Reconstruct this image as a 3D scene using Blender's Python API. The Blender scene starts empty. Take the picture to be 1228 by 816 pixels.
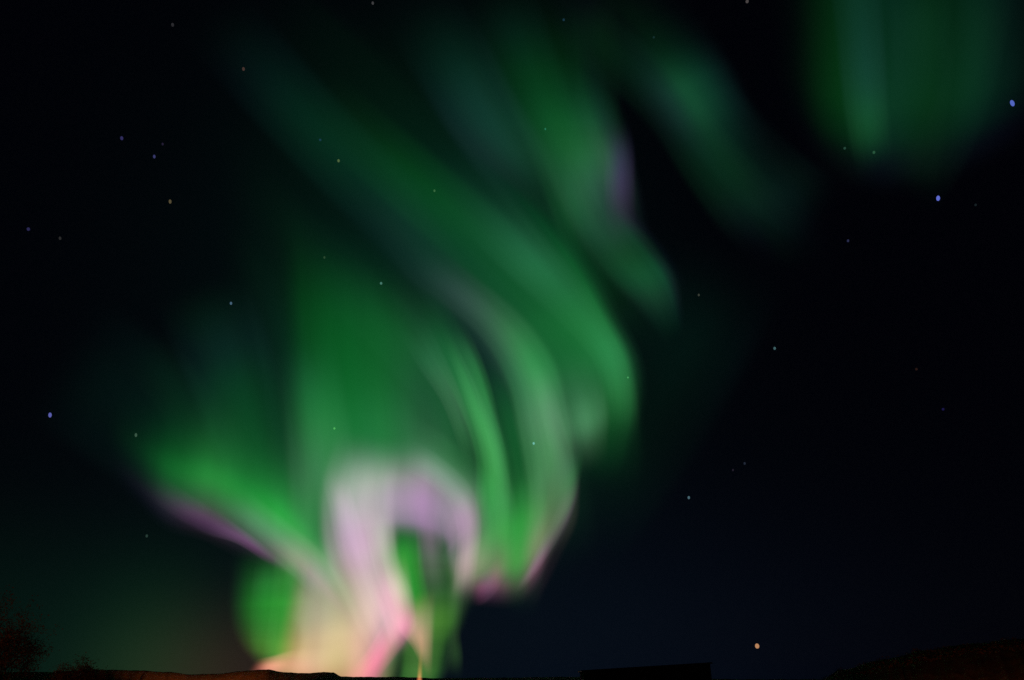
import bpy, bmesh, math, random
from mathutils import Vector, Matrix

# ------------------------------------------------------------------ camera, sky, light, exposure
sc = bpy.context.scene
COL = sc.collection
PW, PH = 1228.0, 816.0                    # size of the photograph the tracing numbers refer to
FOC = 24.0 / 36.0 * PW                    # 24 mm lens
HORIZON = 822.0                           # the true horizon lies just under the frame
PITCH = math.atan((HORIZON - PH / 2) / FOC)
EYE = Vector((0, 0, 1.7))

cam_data = bpy.data.cameras.new('camera')
cam_data.lens = 24.0
cam_data.sensor_width = 36.0
cam_data.clip_start = 0.1
cam_data.clip_end = 200000.0
cam = bpy.data.objects.new('camera', cam_data)
cam.location = EYE
cam.rotation_euler = (math.pi / 2 + PITCH, 0, 0)
COL.objects.link(cam)
sc.camera = cam

FWD = Vector((0, math.cos(PITCH), math.sin(PITCH)))
UP = Vector((0, -math.sin(PITCH), math.cos(PITCH)))
RIGHT = Vector((1, 0, 0))


def ray(x, y):
    """unit direction seen at photo pixel (x, y)"""
    return (FWD + RIGHT * ((x - PW / 2) / FOC) + UP * ((PH / 2 - y) / FOC)).normalized()


def lin(c):
    c = c / 255.0
    return c / 12.92 if c <= 0.04045 else ((c + 0.055) / 1.055) ** 2.4


def L3(c):
    return tuple(lin(max(0.0, v)) for v in c)


world = bpy.data.worlds.new('World')
sc.world = world
world.use_nodes = True
wt = world.node_tree
wt.nodes.clear()
W = wt.nodes.new
wout = W('ShaderNodeOutputWorld')
wbg = W('ShaderNodeBackground')
wt.links.new(wbg.outputs[0], wout.inputs['Surface'])
sky = W('ShaderNodeTexSky')
sky.sky_type = 'NISHITA'
sky.sun_disc = False
sky.sun_elevation = math.radians(-4.0)
sky.sun_rotation = math.radians(20.0)
SKY_GAIN = 0.0015
tc = W('ShaderNodeTexCoord')
skm = W('ShaderNodeMix'); skm.data_type = 'RGBA'; skm.blend_type = 'MULTIPLY'
skm.inputs['Factor'].default_value = 1.0
wt.links.new(sky.outputs[0], skm.inputs[6])
skm.inputs[7].default_value = (SKY_GAIN, SKY_GAIN, SKY_GAIN, 1)


def add_rgb(a, b):
    m = W('ShaderNodeMix'); m.data_type = 'RGBA'; m.blend_type = 'ADD'
    m.inputs['Factor'].default_value = 1.0
    wt.links.new(a, m.inputs[6]); wt.links.new(b, m.inputs[7])
    return m.outputs[2]


def wmath(op, a, b=None, clamp=False):
    m = W('ShaderNodeMath'); m.operation = op; m.use_clamp = clamp
    for i, v in enumerate((a, b)):
        if v is None:
            continue
        if isinstance(v, (int, float)):
            m.inputs[i].default_value = v
        else:
            wt.links.new(v, m.inputs[i])
    return m.outputs[0]


def sky_glow(direction, sharp, color, flat=1.0):
    """a soft patch of glowing air round a direction of the sky; flat > 1 squeezes it along the horizon"""
    mp = W('ShaderNodeVectorMath'); mp.operation = 'SUBTRACT'
    wt.links.new(tc.outputs['Generated'], mp.inputs[0])
    mp.inputs[1].default_value = direction
    ms = W('ShaderNodeVectorMath'); ms.operation = 'MULTIPLY'
    wt.links.new(mp.outputs[0], ms.inputs[0]); ms.inputs[1].default_value = (1, 1, flat)
    dt = W('ShaderNodeVectorMath'); dt.operation = 'DOT_PRODUCT'
    wt.links.new(ms.outputs[0], dt.inputs[0]); wt.links.new(ms.outputs[0], dt.inputs[1])
    e = wmath('EXPONENT', wmath('MULTIPLY', dt.outputs['Value'], -sharp))
    v = W('ShaderNodeVectorMath'); v.operation = 'SCALE'
    v.inputs[0].default_value = L3(color)
    wt.links.new(e, v.inputs['Scale'])
    return v.outputs[0]


base = W('ShaderNodeRGB'); base.outputs[0].default_value = (*L3((1.2, 1.5, 5)), 1)
acc = add_rgb(skm.outputs[2], base.outputs[0])
for px, py, sharp, colr, flat in [
    (680, 830, 6.0, (3, 8, 17), 2.0),       # blue night air low over the horizon
    (266, 822, 95.0, (40, 22, 14), 1.4),     # town glow behind the ridge
    (40, 822, 17.0, (4, 22, 13), 1.6),       # green air low on the left
    (172, 815, 190.0, (6, 33, 11), 0.7),
    (480, 640, 7.0, (2, 6, 8), 1.0),
    (490, 330, 13.0, (1, 13, 8), 1.0),        # thin green airglow round the display
]:
    acc = add_rgb(acc, sky_glow(ray(px, py), sharp, colr, flat))
wt.links.new(acc, wbg.inputs['Color'])
wbg.inputs['Strength'].default_value = 1.0

fill_sun = bpy.data.lights.new('faint_fill', 'SUN')  # very weak warm fill added over the land, no visible source
fill_sun.energy = 0.004
fill_sun.angle = math.radians(0.5)
fill_sun.color = (1.0, 0.93, 0.82)
fill_sun_ob = bpy.data.objects.new('faint_fill', fill_sun)
fill_sun_ob.rotation_euler = (math.radians(55), 0, math.radians(-30))
COL.objects.link(fill_sun_ob)

sc.view_settings.view_transform = 'Standard'
sc.view_settings.look = 'None'
sc.view_settings.exposure = 0.0
sc.view_settings.gamma = 1.0
sc.view_settings.use_curve_mapping = False
sc.render.dither_intensity = 2.0
sc.cycles.transparent_max_bounces = 128
sc.cycles.max_bounces = 6
sc.cycles.use_denoising = False
sc.cycles.sample_clamp_indirect = 0.012
sc.cycles.volume_step_rate = 1.0

random.seed(7)

# ------------------------------------------------------------------ helpers


def tag(o, label=None, cat=None, group=None, kind=None):
    if label: o['label'] = label
    if cat: o['category'] = cat
    if group: o['group'] = group
    if kind: o['kind'] = kind
    return o


def link(o, parent=None):
    COL.objects.link(o)
    if parent is not None:
        o.parent = parent
        o.matrix_parent_inverse = Matrix.Translation(-parent.location)
    return o


def mesh_obj(name, bm, mat, parent=None, smooth=False):
    me = bpy.data.meshes.new(name)
    bm.to_mesh(me); bm.free()
    if smooth:
        for p in me.polygons: p.use_smooth = True
    me.materials.append(mat)
    return link(bpy.data.objects.new(name, me), parent)


def empty(name, loc):
    o = bpy.data.objects.new(name, None)
    o.location = loc
    o.empty_display_size = 1.0
    return link(o)


def matte(name, c1, c2, scale, rough=0.95):
    m = bpy.data.materials.new(name); m.use_nodes = True
    nt = m.node_tree; b = nt.nodes['Principled BSDF']
    b.inputs['Roughness'].default_value = rough
    b.inputs['Specular IOR Level'].default_value = 0.15
    g = nt.nodes.new('ShaderNodeTexCoord')
    n = nt.nodes.new('ShaderNodeTexNoise'); n.inputs['Scale'].default_value = scale; n.inputs['Detail'].default_value = 6
    r = nt.nodes.new('ShaderNodeValToRGB')
    r.color_ramp.elements[0].position = 0.35; r.color_ramp.elements[0].color = (*c1, 1)
    r.color_ramp.elements[1].position = 0.68; r.color_ramp.elements[1].color = (*c2, 1)
    nt.links.new(g.outputs['Object'], n.inputs['Vector'])
    nt.links.new(n.outputs['Fac'], r.inputs['Fac'])
    nt.links.new(r.outputs['Color'], b.inputs['Base Color'])
    return m


# ------------------------------------------------------------------ the aurora: curtains of glowing air
EARTH = 64000.0          # the whole upper sky is built at 1:100, so the curtains hang 1 km up
ALT = 1000.0


def shell(d, alt=ALT):
    """distance along d to the auroral shell"""
    c = Vector((0, 0, EARTH)) + EYE
    b = c.dot(d)
    cc = c.dot(c) - (EARTH + alt) ** 2
    return -b + math.sqrt(max(0.0, b * b - cc))


def spline(rows, u):
    """Catmull-Rom through rows (tuples of floats), u in 0..1"""
    n = len(rows) - 1
    f = min(max(u * n, 0.0), n - 1e-6)
    i = int(f); t = f - i
    p1, p2 = rows[i], rows[i + 1]
    p0 = rows[i - 1] if i > 0 else tuple(2 * a - b for a, b in zip(p1, p2))
    p3 = rows[i + 2] if i + 2 <= n else tuple(2 * b - a for a, b in zip(p1, p2))
    return [0.5 * (2 * b + (c - a) * t + (2 * a - 5 * b + 4 * c - d) * t * t + (3 * b - a - 3 * c + d) * t ** 3)
            for a, b, c, d in zip(p0, p1, p2, p3)]


def pchip(stops, t):
    """monotone smooth interpolation of (t, r, g, b) stops"""
    n = len(stops)
    if t <= stops[0][0]: return stops[0][1:]
    if t >= stops[-1][0]: return stops[-1][1:]
    i = max(k for k in range(n - 1) if stops[k][0] <= t)
    out = []
    for c in (1, 2, 3):
        dl = [(stops[k + 1][c] - stops[k][c]) / (stops[k + 1][0] - stops[k][0]) for k in range(n - 1)]

        def slope(k):
            if k == 0 or k == n - 1: return 0.0
            a, b = dl[k - 1], dl[k]
            return 0.0 if a * b <= 0 else 2 * a * b / (a + b)
        h = stops[i + 1][0] - stops[i][0]; x = (t - stops[i][0]) / h
        m0, m1 = slope(i) * h, slope(i + 1) * h
        y0, y1 = stops[i][c], stops[i + 1][c]
        out.append((2 * x ** 3 - 3 * x * x + 1) * y0 + (x ** 3 - 2 * x * x + x) * m0 + (-2 * x ** 3 + 3 * x * x) * y1 + (x ** 3 - x * x) * m1)
    return out


def aurora_material(name, stops, amp, fs, ft, layers):
    """light that only adds to what is behind it: height profile x strength along the curtain x rays"""
    m = bpy.data.materials.new(name); m.use_nodes = True
    nt = m.node_tree; nt.nodes.clear(); N = nt.nodes.new; K = nt.links.new
    out = N('ShaderNodeOutputMaterial'); add = N('ShaderNodeAddShader')
    em = N('ShaderNodeEmission'); tr = N('ShaderNodeBsdfTransparent')
    K(em.outputs[0], add.inputs[0]); K(tr.outputs[0], add.inputs[1]); K(add.outputs[0], out.inputs['Surface'])
    uv = N('ShaderNodeUVMap'); uv.uv_map = 'curtain'
    sep = N('ShaderNodeSeparateXYZ'); K(uv.outputs[0], sep.inputs[0])
    # slow drift of the edge and fine rays
    mp = N('ShaderNodeVectorMath'); mp.operation = 'MULTIPLY'; K(uv.outputs[0], mp.inputs[0])
    mp.inputs[1].default_value = (fs, ft, 0)
    no = N('ShaderNodeTexNoise'); no.noise_dimensions = '2D'; no.inputs['Scale'].default_value = 1.0
    no.inputs['Detail'].default_value = 2.0; no.inputs['Roughness'].default_value = 0.45
    K(mp.outputs[0], no.inputs['Vector'])
    k = N('ShaderNodeMath'); k.operation = 'MULTIPLY_ADD'; K(no.outputs['Fac'], k.inputs[0])
    k.inputs[1].default_value = 2 * amp; k.inputs[2].default_value = 1.0 - amp
    rp = N('ShaderNodeValToRGB'); K(sep.outputs['Y'], rp.inputs['Fac'])
    cr = rp.color_ramp; cr.interpolation = 'LINEAR'
    M = 30
    pts = [i / (M - 1) for i in range(M)]
    cr.elements[0].position = 0.0; cr.elements[1].position = 1.0
    for p in pts[1:-1]: cr.elements.new(p)
    for p, e in zip(pts, cr.elements):
        e.color = (*L3(pchip(stops, p)), 1)
    at = N('ShaderNodeAttribute'); at.attribute_name = 'strength'
    v1 = N('ShaderNodeVectorMath'); v1.operation = 'MULTIPLY'
    K(rp.outputs['Color'], v1.inputs[0]); K(at.outputs['Color'], v1.inputs[1])
    K(v1.outputs[0], em.inputs['Color'])
    s = N('ShaderNodeMath'); s.operation = 'MULTIPLY'; K(k.outputs[0], s.inputs[0]); s.inputs[1].default_value = 1.0 / layers
    K(s.outputs[0], em.inputs['Strength'])
    m.cycles.emission_sampling = 'NONE'
    return m


def curtain(name, parent, rows, stops, gain=1.0, noise=None, dist=1.0, segs=72, across=22, layers=2, label=None):
    """rows: (lower x, lower y, upper x, upper y, strength[, (r, g, b) tint]); the sheet has a second layer
    a little farther out, so it has the depth of a real curtain"""
    if noise is None:                       # rays stand along a curtain, fibres run along a fold
        noise = (0.05, 9.0, 0.5) if name == 'glow' else (0.12, 15.0, 0.45) if name in ('veil', 'arch') else (0.14, 1.6, 7.0)
    full = []
    for r in rows:
        t = r[5] if len(r) > 5 else (1, 1, 1)
        full.append(tuple(float(v) for v in r[:5]) + tuple(float(v) for v in t))
    me = bpy.data.meshes.new(name)
    verts, faces, uvs, st = [], [], [], []
    for ly in range(layers):
        b0 = len(verts)
        for i in range(segs + 1):
            u = i / segs
            lx, lyy, ux, uy, g, tr_, tg_, tb_ = spline(full, u)
            g = max(0.0, g) ** 2.2 * gain          # rows give the strength as the eye reads it
            D = shell(ray(lx, min(lyy, 815))) * dist * (1 + 0.05 * ly)
            for j in range(across + 1):
                t = j / across
                d = ray(lx + (ux - lx) * t, lyy + (uy - lyy) * t)
                verts.append(EYE + d * D * (1 + 0.12 * t))
                uvs.append((u, t)); st.append((g * tr_, g * tg_, g * tb_, 1))
        for i in range(segs):
            for j in range(across):
                a = b0 + i * (across + 1) + j
                faces.append((a, a + 1, a + across + 2, a + across + 1))
    me.from_pydata([tuple(v) for v in verts], [], faces)
    lay = me.uv_layers.new(name='curtain')
    for lp in me.loops: lay.data[lp.index].uv = uvs[lp.vertex_index]
    att = me.color_attributes.new('strength', 'FLOAT_COLOR', 'POINT')
    for i, c in enumerate(st): att.data[i].color = c
    for p in me.polygons: p.use_smooth = True
    me.materials.append(aurora_material(name + '_light', stops, *noise, layers))
    o = bpy.data.objects.new(name, me)
    link(o, parent)
    if label: o['label'] = label
    return o


def stroke(name, parent, spine, width, color, rim=None, **kw):
    """a fold seen edge on: spine = (x, y, half width factor, strength[, tint])"""
    rows = []
    for i, p in enumerate(spine):
        a = spine[max(0, i - 1)]; b = spine[min(len(spine) - 1, i + 1)]
        tx, ty = b[0] - a[0], b[1] - a[1]
        q = math.hypot(tx, ty); nx, ny = -ty / q, tx / q          # to the left of travel in the photo's axes
        w = width * p[2]
        r = (p[0] + nx * w, p[1] + ny * w, p[0] - nx * w, p[1] - ny * w, p[3])
        rows.append(r + ((p[4],) if len(p) > 4 else ()))
    c = color
    if rim is None:
        stops = [(0, 0, 0, 0)] + [(t, *[v * math.exp(-((t - 0.5) / 0.22) ** 2 / 2 / 2.2) for v in c]) for t in (0.12, 0.22, 0.34, 0.5, 0.66, 0.78, 0.88)] + [(1, 0, 0, 0)]
    else:
        stops = rim
    return curtain(name, parent, rows, stops, **kw)


def band(name, label, x, y):
    d = ray(x, min(y, 815))
    e = empty(name, EYE + d * shell(d))
    return tag(e, label, 'aurora', 'aurora bands in the night sky')


#@AURORA

a = band('aurora_band', 'dim green aurora patch hanging in the upper right corner, cut off by the top edge', 1060, 150)
curtain('ray', a, [
    (1059, -49, 1143, -59, 0, (0.82, 0.85, 0.9)),
    (1063, 21, 1146, 16, 1, (0.75, 0.83, 0.98)),
    (1064, 84, 1146, 86, 1, (0.7, 0.73, 0.99)),
    (1061, 139, 1140, 148, 1, (0.48, 0.53, 0.43)),
    (1056, 188, 1132, 202, 1, (0.33, 0.32, 0.22)),
    (1050, 233, 1123, 252, 0, (0.38, 0.36, 0.32))],
    [(0, 0, 0, 0), (0.12, 3, 13, 7), (0.22, 4, 18, 10), (0.34, 5, 23, 12), (0.5, 6, 26, 14), (0.66, 5, 23, 12), (0.78, 4, 18, 10), (0.88, 3, 13, 7), (1, 0, 0, 0)])
curtain('ray', a, [
    (1152, -52, 1224, -52, 0, (0.52, 0.51, 0.48)),
    (1143, 16, 1215, 26, 1, (0.45, 0.47, 0.37)),
    (1131, 76, 1199, 100, 1, (0.45, 0.49, 0.48)),
    (1112, 130, 1178, 166, 1, (0.41, 0.42, 0.44)),
    (1089, 175, 1149, 223, 1, (0.35, 0.33, 0.3)),
    (1060, 213, 1112, 274, 0, (0.39, 0.36, 0.34))],
    [(0, 0, 0, 0), (0.12, 3, 13, 8), (0.22, 4, 18, 11), (0.34, 5, 23, 14), (0.5, 6, 26, 16), (0.66, 5, 23, 14), (0.78, 4, 18, 11), (0.88, 3, 13, 8), (1, 0, 0, 0)])
curtain('veil', a, [
    (927, 146, 911, -58, 0, (0.58, 0.57, 0.52)),
    (957, 184, 947, -56, 0.35, (0.48, 0.46, 0.36)),
    (989, 215, 984, -55, 0.8, (0.39, 0.66, 0.29)),
    (1027, 234, 1024, -54, 1.12, (0.36, 0.61, 0.33)),
    (1069, 237, 1070, -56, 0.92, (0.64, 0.84, 0.8)),
    (1116, 229, 1122, -58, 0.88, (0.36, 0.69, 0.35)),
    (1168, 212, 1174, -59, 0.8, (0.61, 0.76, 0.75)),
    (1220, 184, 1224, -60, 0.5, (0.99, 0.78, 1.18)),
    (1273, 151, 1276, -60, 0, (0.95, 0.96, 1.04))],
    [(0, 0, 0, 0), (0.12, 7, 14, 18), (0.25, 10, 45, 30), (0.4, 14, 60, 36), (0.7, 11, 52, 32), (1, 6, 44, 30)], noise=(0.12, 7, 0.8))
curtain('fold', a, [
    (989, -47, 1054, -54, 0.8, (0.67, 0.68, 0.8)),
    (999, 37, 1062, 26, 1, (0.62, 0.55, 1.06)),
    (1006, 109, 1067, 95, 1, (1.03, 1.05, 1.55)),
    (1015, 168, 1070, 153, 0.8, (1.56, 2.86, 1.41)),
    (1027, 222, 1074, 206, 0, (1.41, 1.7, 1.23))],
    [(0, 0, 0, 0), (0.12, 6, 18, 14), (0.22, 8, 25, 19), (0.34, 11, 32, 25), (0.5, 12, 36, 28), (0.66, 11, 32, 25), (0.78, 8, 25, 19), (0.88, 6, 18, 14), (1, 0, 0, 0)])

a = band('aurora_band', 'short dim green aurora streak right of the black gap near the top', 850, 150)
curtain('fold', a, [
    (643, 34, 692, -26, 0, (0.29, 0.29, 0.24)),
    (695, 78, 745, 21, 1, (0.23, 0.35, 0.18)),
    (741, 120, 795, 65, 1, (0.35, 0.53, 0.37)),
    (781, 164, 841, 112, 1, (0.44, 0.42, 0.37)),
    (816, 218, 883, 162, 1, (0.43, 0.78, 0.47)),
    (855, 273, 924, 206, 1, (0.42, 0.52, 0.4)),
    (901, 323, 967, 246, 0, (0.55, 0.57, 0.57))],
    [(0, 0, 0, 0), (0.12, 4, 18, 12), (0.22, 6, 25, 17), (0.34, 7, 32, 21), (0.5, 8, 36, 24), (0.66, 7, 32, 21), (0.78, 6, 25, 17), (0.88, 4, 18, 12), (1, 0, 0, 0)])
curtain('halo', a, [
    (762, 119, 843, 53, 0, (0.61, 0.59, 0.58)),
    (815, 173, 894, 109, 1, (0.5, 0.48, 0.47)),
    (865, 226, 940, 158, 1, (0.47, 0.45, 0.38)),
    (918, 273, 982, 193, 1, (0.74, 0.67, 0.58)),
    (972, 312, 1023, 221, 0, (0.81, 0.81, 0.8))],
    [(0, 0, 0, 0), (0.12, 2, 11, 9), (0.22, 3, 15, 12), (0.34, 4, 20, 16), (0.5, 4, 22, 18), (0.66, 4, 20, 16), (0.78, 3, 15, 12), (0.88, 2, 11, 9), (1, 0, 0, 0)])
curtain('veil', a, [
    (634, -32, 747, -93, 0, (0.26, 0.26, 0.25)),
    (679, 23, 800, -34, 0.55, (0.16, 0.16, 0.13)),
    (726, 79, 852, 25, 0.75, (0.19, 0.32, 0.26)),
    (768, 135, 888, 85, 1, (0.58, 0.91, 0.83)),
    (800, 187, 917, 141, 0.95, (0.23, 0.3, 0.3)),
    (829, 232, 948, 191, 0.8, (0.15, 0.16, 0.15)),
    (855, 271, 975, 237, 0.75, (0.24, 0.17, 0.26)),
    (881, 305, 997, 281, 0.4, (0.31, 0.26, 0.36)),
    (904, 336, 1015, 326, 0, (0.41, 0.41, 0.41))],
    [(0, 0, 0, 0), (0.12, 8, 14, 16), (0.3, 22, 46, 40), (0.47, 25, 72, 47), (0.65, 18, 56, 40), (0.85, 8, 24, 22), (1, 0, 0, 0)])

a = band('aurora_band', 'green aurora band with a violet right edge beside the black gap', 700, 200)
curtain('fold', a, [
    (446, 19, 534, -45, 0, (0.28, 0.22, 0.36)),
    (495, 99, 586, 41, 1, (0.34, 0.28, 0.69)),
    (546, 181, 632, 128, 1, (1.11, 0.7, 1.92)),
    (607, 255, 682, 206, 1, (0.3, 0.5, 0.4)),
    (662, 324, 733, 277, 1, (0.28, 0.73, 0.43)),
    (708, 387, 780, 345, 1, (0.28, 0.35, 0.27)),
    (747, 448, 821, 413, 0, (0.39, 0.43, 0.36))],
    [(0, 0, 0, 0), (0.12, 6, 23, 12), (0.22, 8, 32, 17), (0.34, 11, 41, 21), (0.5, 12, 46, 24), (0.66, 11, 41, 21), (0.78, 8, 32, 17), (0.88, 6, 23, 12), (1, 0, 0, 0)])
curtain('fold', a, [
    (546, -19, 637, -47, 0, (0.3, 0.31, 0.42)),
    (571, 51, 660, 25, 1, (0.24, 0.26, 0.48)),
    (602, 120, 684, 97, 1, (0.33, 0.6, 0.57)),
    (632, 191, 705, 171, 1, (0.66, 0.98, 0.84)),
    (658, 262, 727, 241, 1, (0.83, 1.75, 1.04)),
    (683, 334, 751, 312, 0, (1.02, 1.35, 1.24))],
    [(0, 0, 0, 0), (0.12, 6, 23, 12), (0.22, 8, 32, 17), (0.34, 11, 41, 21), (0.5, 12, 46, 24), (0.66, 11, 41, 21), (0.78, 8, 32, 17), (0.88, 6, 23, 12), (1, 0, 0, 0)])
curtain('fold', a, [
    (673, -5, 733, -37, 0, (0.21, 0.19, 0.19)),
    (683, 41, 745, 24, 1, (0.14, 0.15, 0.12)),
    (686, 90, 750, 87, 1, (0.14, 0.15, 0.14)),
    (679, 150, 746, 152, 1, (0.31, 0.35, 0.36)),
    (672, 222, 744, 221, 1, (0.59, 0.55, 0.63)),
    (671, 299, 745, 293, 0, (0.66, 0.66, 0.69))],
    [(0, 0, 0, 0), (0.12, 6, 23, 12), (0.22, 8, 32, 17), (0.34, 11, 41, 21), (0.5, 12, 46, 24), (0.66, 11, 41, 21), (0.78, 8, 32, 17), (0.88, 6, 23, 12), (1, 0, 0, 0)])
curtain('fringe', a, [
    (718, 143, 756, 134, 0, (0.85, 0.92, 0.82)),
    (722, 186, 763, 177, 0.7, (0.97, 1.37, 1.31)),
    (722, 226, 764, 218, 1, (0.98, 0.71, 1.05)),
    (724, 265, 765, 259, 0.6, (0.95, 0.7, 0.68)),
    (730, 303, 767, 297, 0, (0.87, 0.79, 0.74))],
    [(0, 0, 0, 0), (0.12, 22, 12, 29), (0.22, 30, 17, 40), (0.34, 39, 21, 51), (0.5, 44, 24, 58), (0.66, 39, 21, 51), (0.78, 30, 17, 40), (0.88, 22, 12, 29), (1, 0, 0, 0)])
curtain('veil', a, [
    (422, -54, 745, -70, 0, (0.16, 0.23, 0.16)),
    (452, 15, 738, 10, 0.6, (0.07, 0.14, 0.1)),
    (478, 81, 737, 82, 0.8, (0.05, 0.36, 0.1)),
    (513, 140, 749, 139, 0.92, (0.16, 0.62, 0.31)),
    (563, 189, 761, 183, 1, (0.48, 0.68, 0.42)),
    (616, 233, 762, 224, 1, (0.27, 0.19, 0.21)),
    (664, 273, 770, 258, 0.85, (0.26, 0.18, 0.26)),
    (703, 310, 794, 286, 0.6, (0.15, 0.43, 0.24)),
    (736, 349, 817, 320, 0.4, (0.24, 0.64, 0.43)),
    (764, 389, 837, 358, 0, (0.67, 0.68, 0.69))],
    [(0, 0, 0, 0), (0.1, 12, 18, 24), (0.28, 16, 44, 36), (0.5, 14, 58, 32), (0.7, 24, 76, 44), (0.82, 44, 72, 64), (0.9, 34, 32, 50), (1, 0, 0, 0)])
curtain('fold', a, [
    (560, 53, 687, -6, 0, (0.21, 0.31, 0.3)),
    (601, 128, 723, 70, 0.75, (0.11, 0.2, 0.19)),
    (638, 195, 752, 137, 1, (0.37, 0.74, 0.55)),
    (669, 253, 766, 200, 1, (1.31, 0.98, 1.62)),
    (699, 307, 779, 258, 0.6, (0.98, 0.69, 1.26)),
    (729, 356, 794, 313, 0, (0.89, 1.02, 1.05))],
    [(0, 0, 0, 0), (0.12, 14, 31, 20), (0.22, 19, 43, 28), (0.34, 25, 55, 35), (0.5, 28, 62, 40), (0.66, 25, 55, 35), (0.78, 19, 43, 28), (0.88, 14, 31, 20), (1, 0, 0, 0)])
curtain('lobe', a, [
    (666, 245, 734, 226, 0, (0.92, 0.77, 0.91)),
    (685, 281, 762, 262, 0.7, (1, 0.68, 0.92)),
    (706, 315, 788, 295, 1, (0.61, 0.6, 0.56)),
    (731, 344, 809, 322, 1.1, (0.61, 0.73, 0.71)),
    (755, 368, 819, 349, 1, (0.65, 0.5, 0.62)),
    (775, 392, 822, 376, 0.6, (0.58, 0.43, 0.6)),
    (795, 418, 824, 406, 0, (0.66, 0.64, 0.69))],
    [(0, 0, 0, 0), (0.2, 14, 48, 28), (0.5, 24, 76, 44), (0.75, 20, 66, 42), (0.9, 12, 26, 24), (1, 0, 0, 0)])

a = band('aurora_band', 'long green aurora band sweeping from the upper left to a rounded right end', 640, 350)
curtain('fold', a, [
    (199, 34, 280, -37, 0, (0.25, 0.26, 0.36)),
    (272, 118, 351, 48, 1, (0.16, 0.17, 0.41)),
    (354, 206, 430, 138, 1, (0.22, 0.52, 0.71)),
    (436, 287, 512, 222, 1, (0.26, 0.29, 0.59)),
    (508, 366, 588, 309, 1, (0.26, 0.27, 0.38)),
    (563, 446, 651, 403, 1, (0.37, 0.31, 0.48)),
    (599, 530, 692, 503, 1, (0.43, 0.48, 0.46)),
    (620, 614, 716, 600, 1, (0.42, 0.34, 0.37)),
    (632, 696, 730, 693, 0, (0.43, 0.31, 0.39))],
    [(0, 0, 0, 0), (0.12, 6, 23, 12), (0.22, 8, 32, 17), (0.34, 11, 41, 21), (0.5, 12, 46, 24), (0.66, 11, 41, 21), (0.78, 8, 32, 17), (0.88, 6, 23, 12), (1, 0, 0, 0)])
curtain('fold', a, [
    (329, 132, 386, 62, 0, (0.38, 0.56, 0.35)),
    (407, 201, 467, 133, 1, (0.19, 0.41, 0.17)),
    (488, 274, 554, 206, 1, (0.31, 1.3, 0.47)),
    (566, 343, 640, 281, 1, (0.73, 1.21, 1)),
    (626, 408, 712, 359, 1, (0.78, 0.74, 0.82)),
    (663, 466, 760, 442, 1, (0.59, 0.59, 0.53)),
    (674, 523, 776, 530, 1, (0.42, 0.72, 0.41)),
    (668, 582, 771, 616, 0, (0.48, 0.59, 0.49))],
    [(0, 0, 0, 0), (0.12, 6, 23, 12), (0.22, 8, 32, 17), (0.34, 11, 41, 21), (0.5, 12, 46, 24), (0.66, 11, 41, 21), (0.78, 8, 32, 17), (0.88, 6, 23, 12), (1, 0, 0, 0)])
curtain('fold', a, [
    (398, 225, 453, 170, 0, (0.41, 0.4, 0.48)),
    (455, 295, 515, 247, 1, (0.34, 0.23, 0.42)),
    (510, 372, 573, 332, 1, (0.35, 0.22, 0.46)),
    (554, 448, 619, 419, 1, (0.65, 0.39, 0.86)),
    (582, 524, 648, 507, 1, (1.32, 2.57, 1.63)),
    (596, 599, 660, 596, 1, (1.18, 2.29, 1.14)),
    (596, 671, 656, 681, 1, (0.93, 0.81, 0.88)),
    (587, 732, 646, 756, 0, (0.87, 0.77, 0.84))],
    [(0, 0, 0, 0), (0.12, 6, 23, 12), (0.22, 8, 32, 17), (0.34, 11, 41, 21), (0.5, 12, 46, 24), (0.66, 11, 41, 21), (0.78, 8, 32, 17), (0.88, 6, 23, 12), (1, 0, 0, 0)])
curtain('fold', a, [
    (628, 429, 653, 418, 0, (0.7, 0.68, 0.66)),
    (639, 473, 667, 464, 0.9, (0.66, 0.63, 0.62)),
    (650, 515, 679, 507, 1, (0.87, 0.71, 0.82)),
    (659, 554, 689, 548, 0.7, (0.91, 0.76, 0.82)),
    (668, 593, 697, 589, 0, (0.92, 0.84, 0.87))],
    [(0, 0, 0, 0), (0.12, 25, 34, 28), (0.22, 35, 46, 39), (0.34, 44, 59, 50), (0.5, 50, 66, 56), (0.66, 44, 59, 50), (0.78, 35, 46, 39), (0.88, 25, 34, 28), (1, 0, 0, 0)])
curtain('veil', a, [
    (222, 25, 335, -60, 0, (0.28, 0.29, 0.29)),
    (264, 95, 408, 3, 0.35, (0.19, 0.19, 0.19)),
    (313, 163, 482, 69, 0.5, (0.1, 0.08, 0.09)),
    (366, 224, 555, 135, 0.66, (0.1, 0.08, 0.12)),
    (422, 281, 621, 197, 0.85, (0.14, 0.15, 0.23)),
    (477, 334, 676, 256, 1, (0.18, 0.39, 0.33)),
    (531, 382, 717, 315, 1.08, (0.42, 0.86, 0.54)),
    (574, 429, 746, 374, 1.2, (0.74, 1.24, 0.75)),
    (605, 474, 772, 427, 1.3, (0.79, 0.99, 0.72)),
    (628, 518, 777, 478, 1.2, (0.48, 0.54, 0.35)),
    (648, 562, 766, 527, 0.75, (0.29, 0.3, 0.22)),
    (666, 609, 748, 578, 0, (0.34, 0.34, 0.28))],
    [(0, 0, 0, 0), (0.08, 14, 20, 22), (0.2, 26, 42, 36), (0.35, 16, 62, 34), (0.55, 14, 66, 34), (0.72, 18, 74, 40), (0.85, 22, 76, 44), (0.93, 9, 32, 20), (1, 0, 0, 0)])
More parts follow.
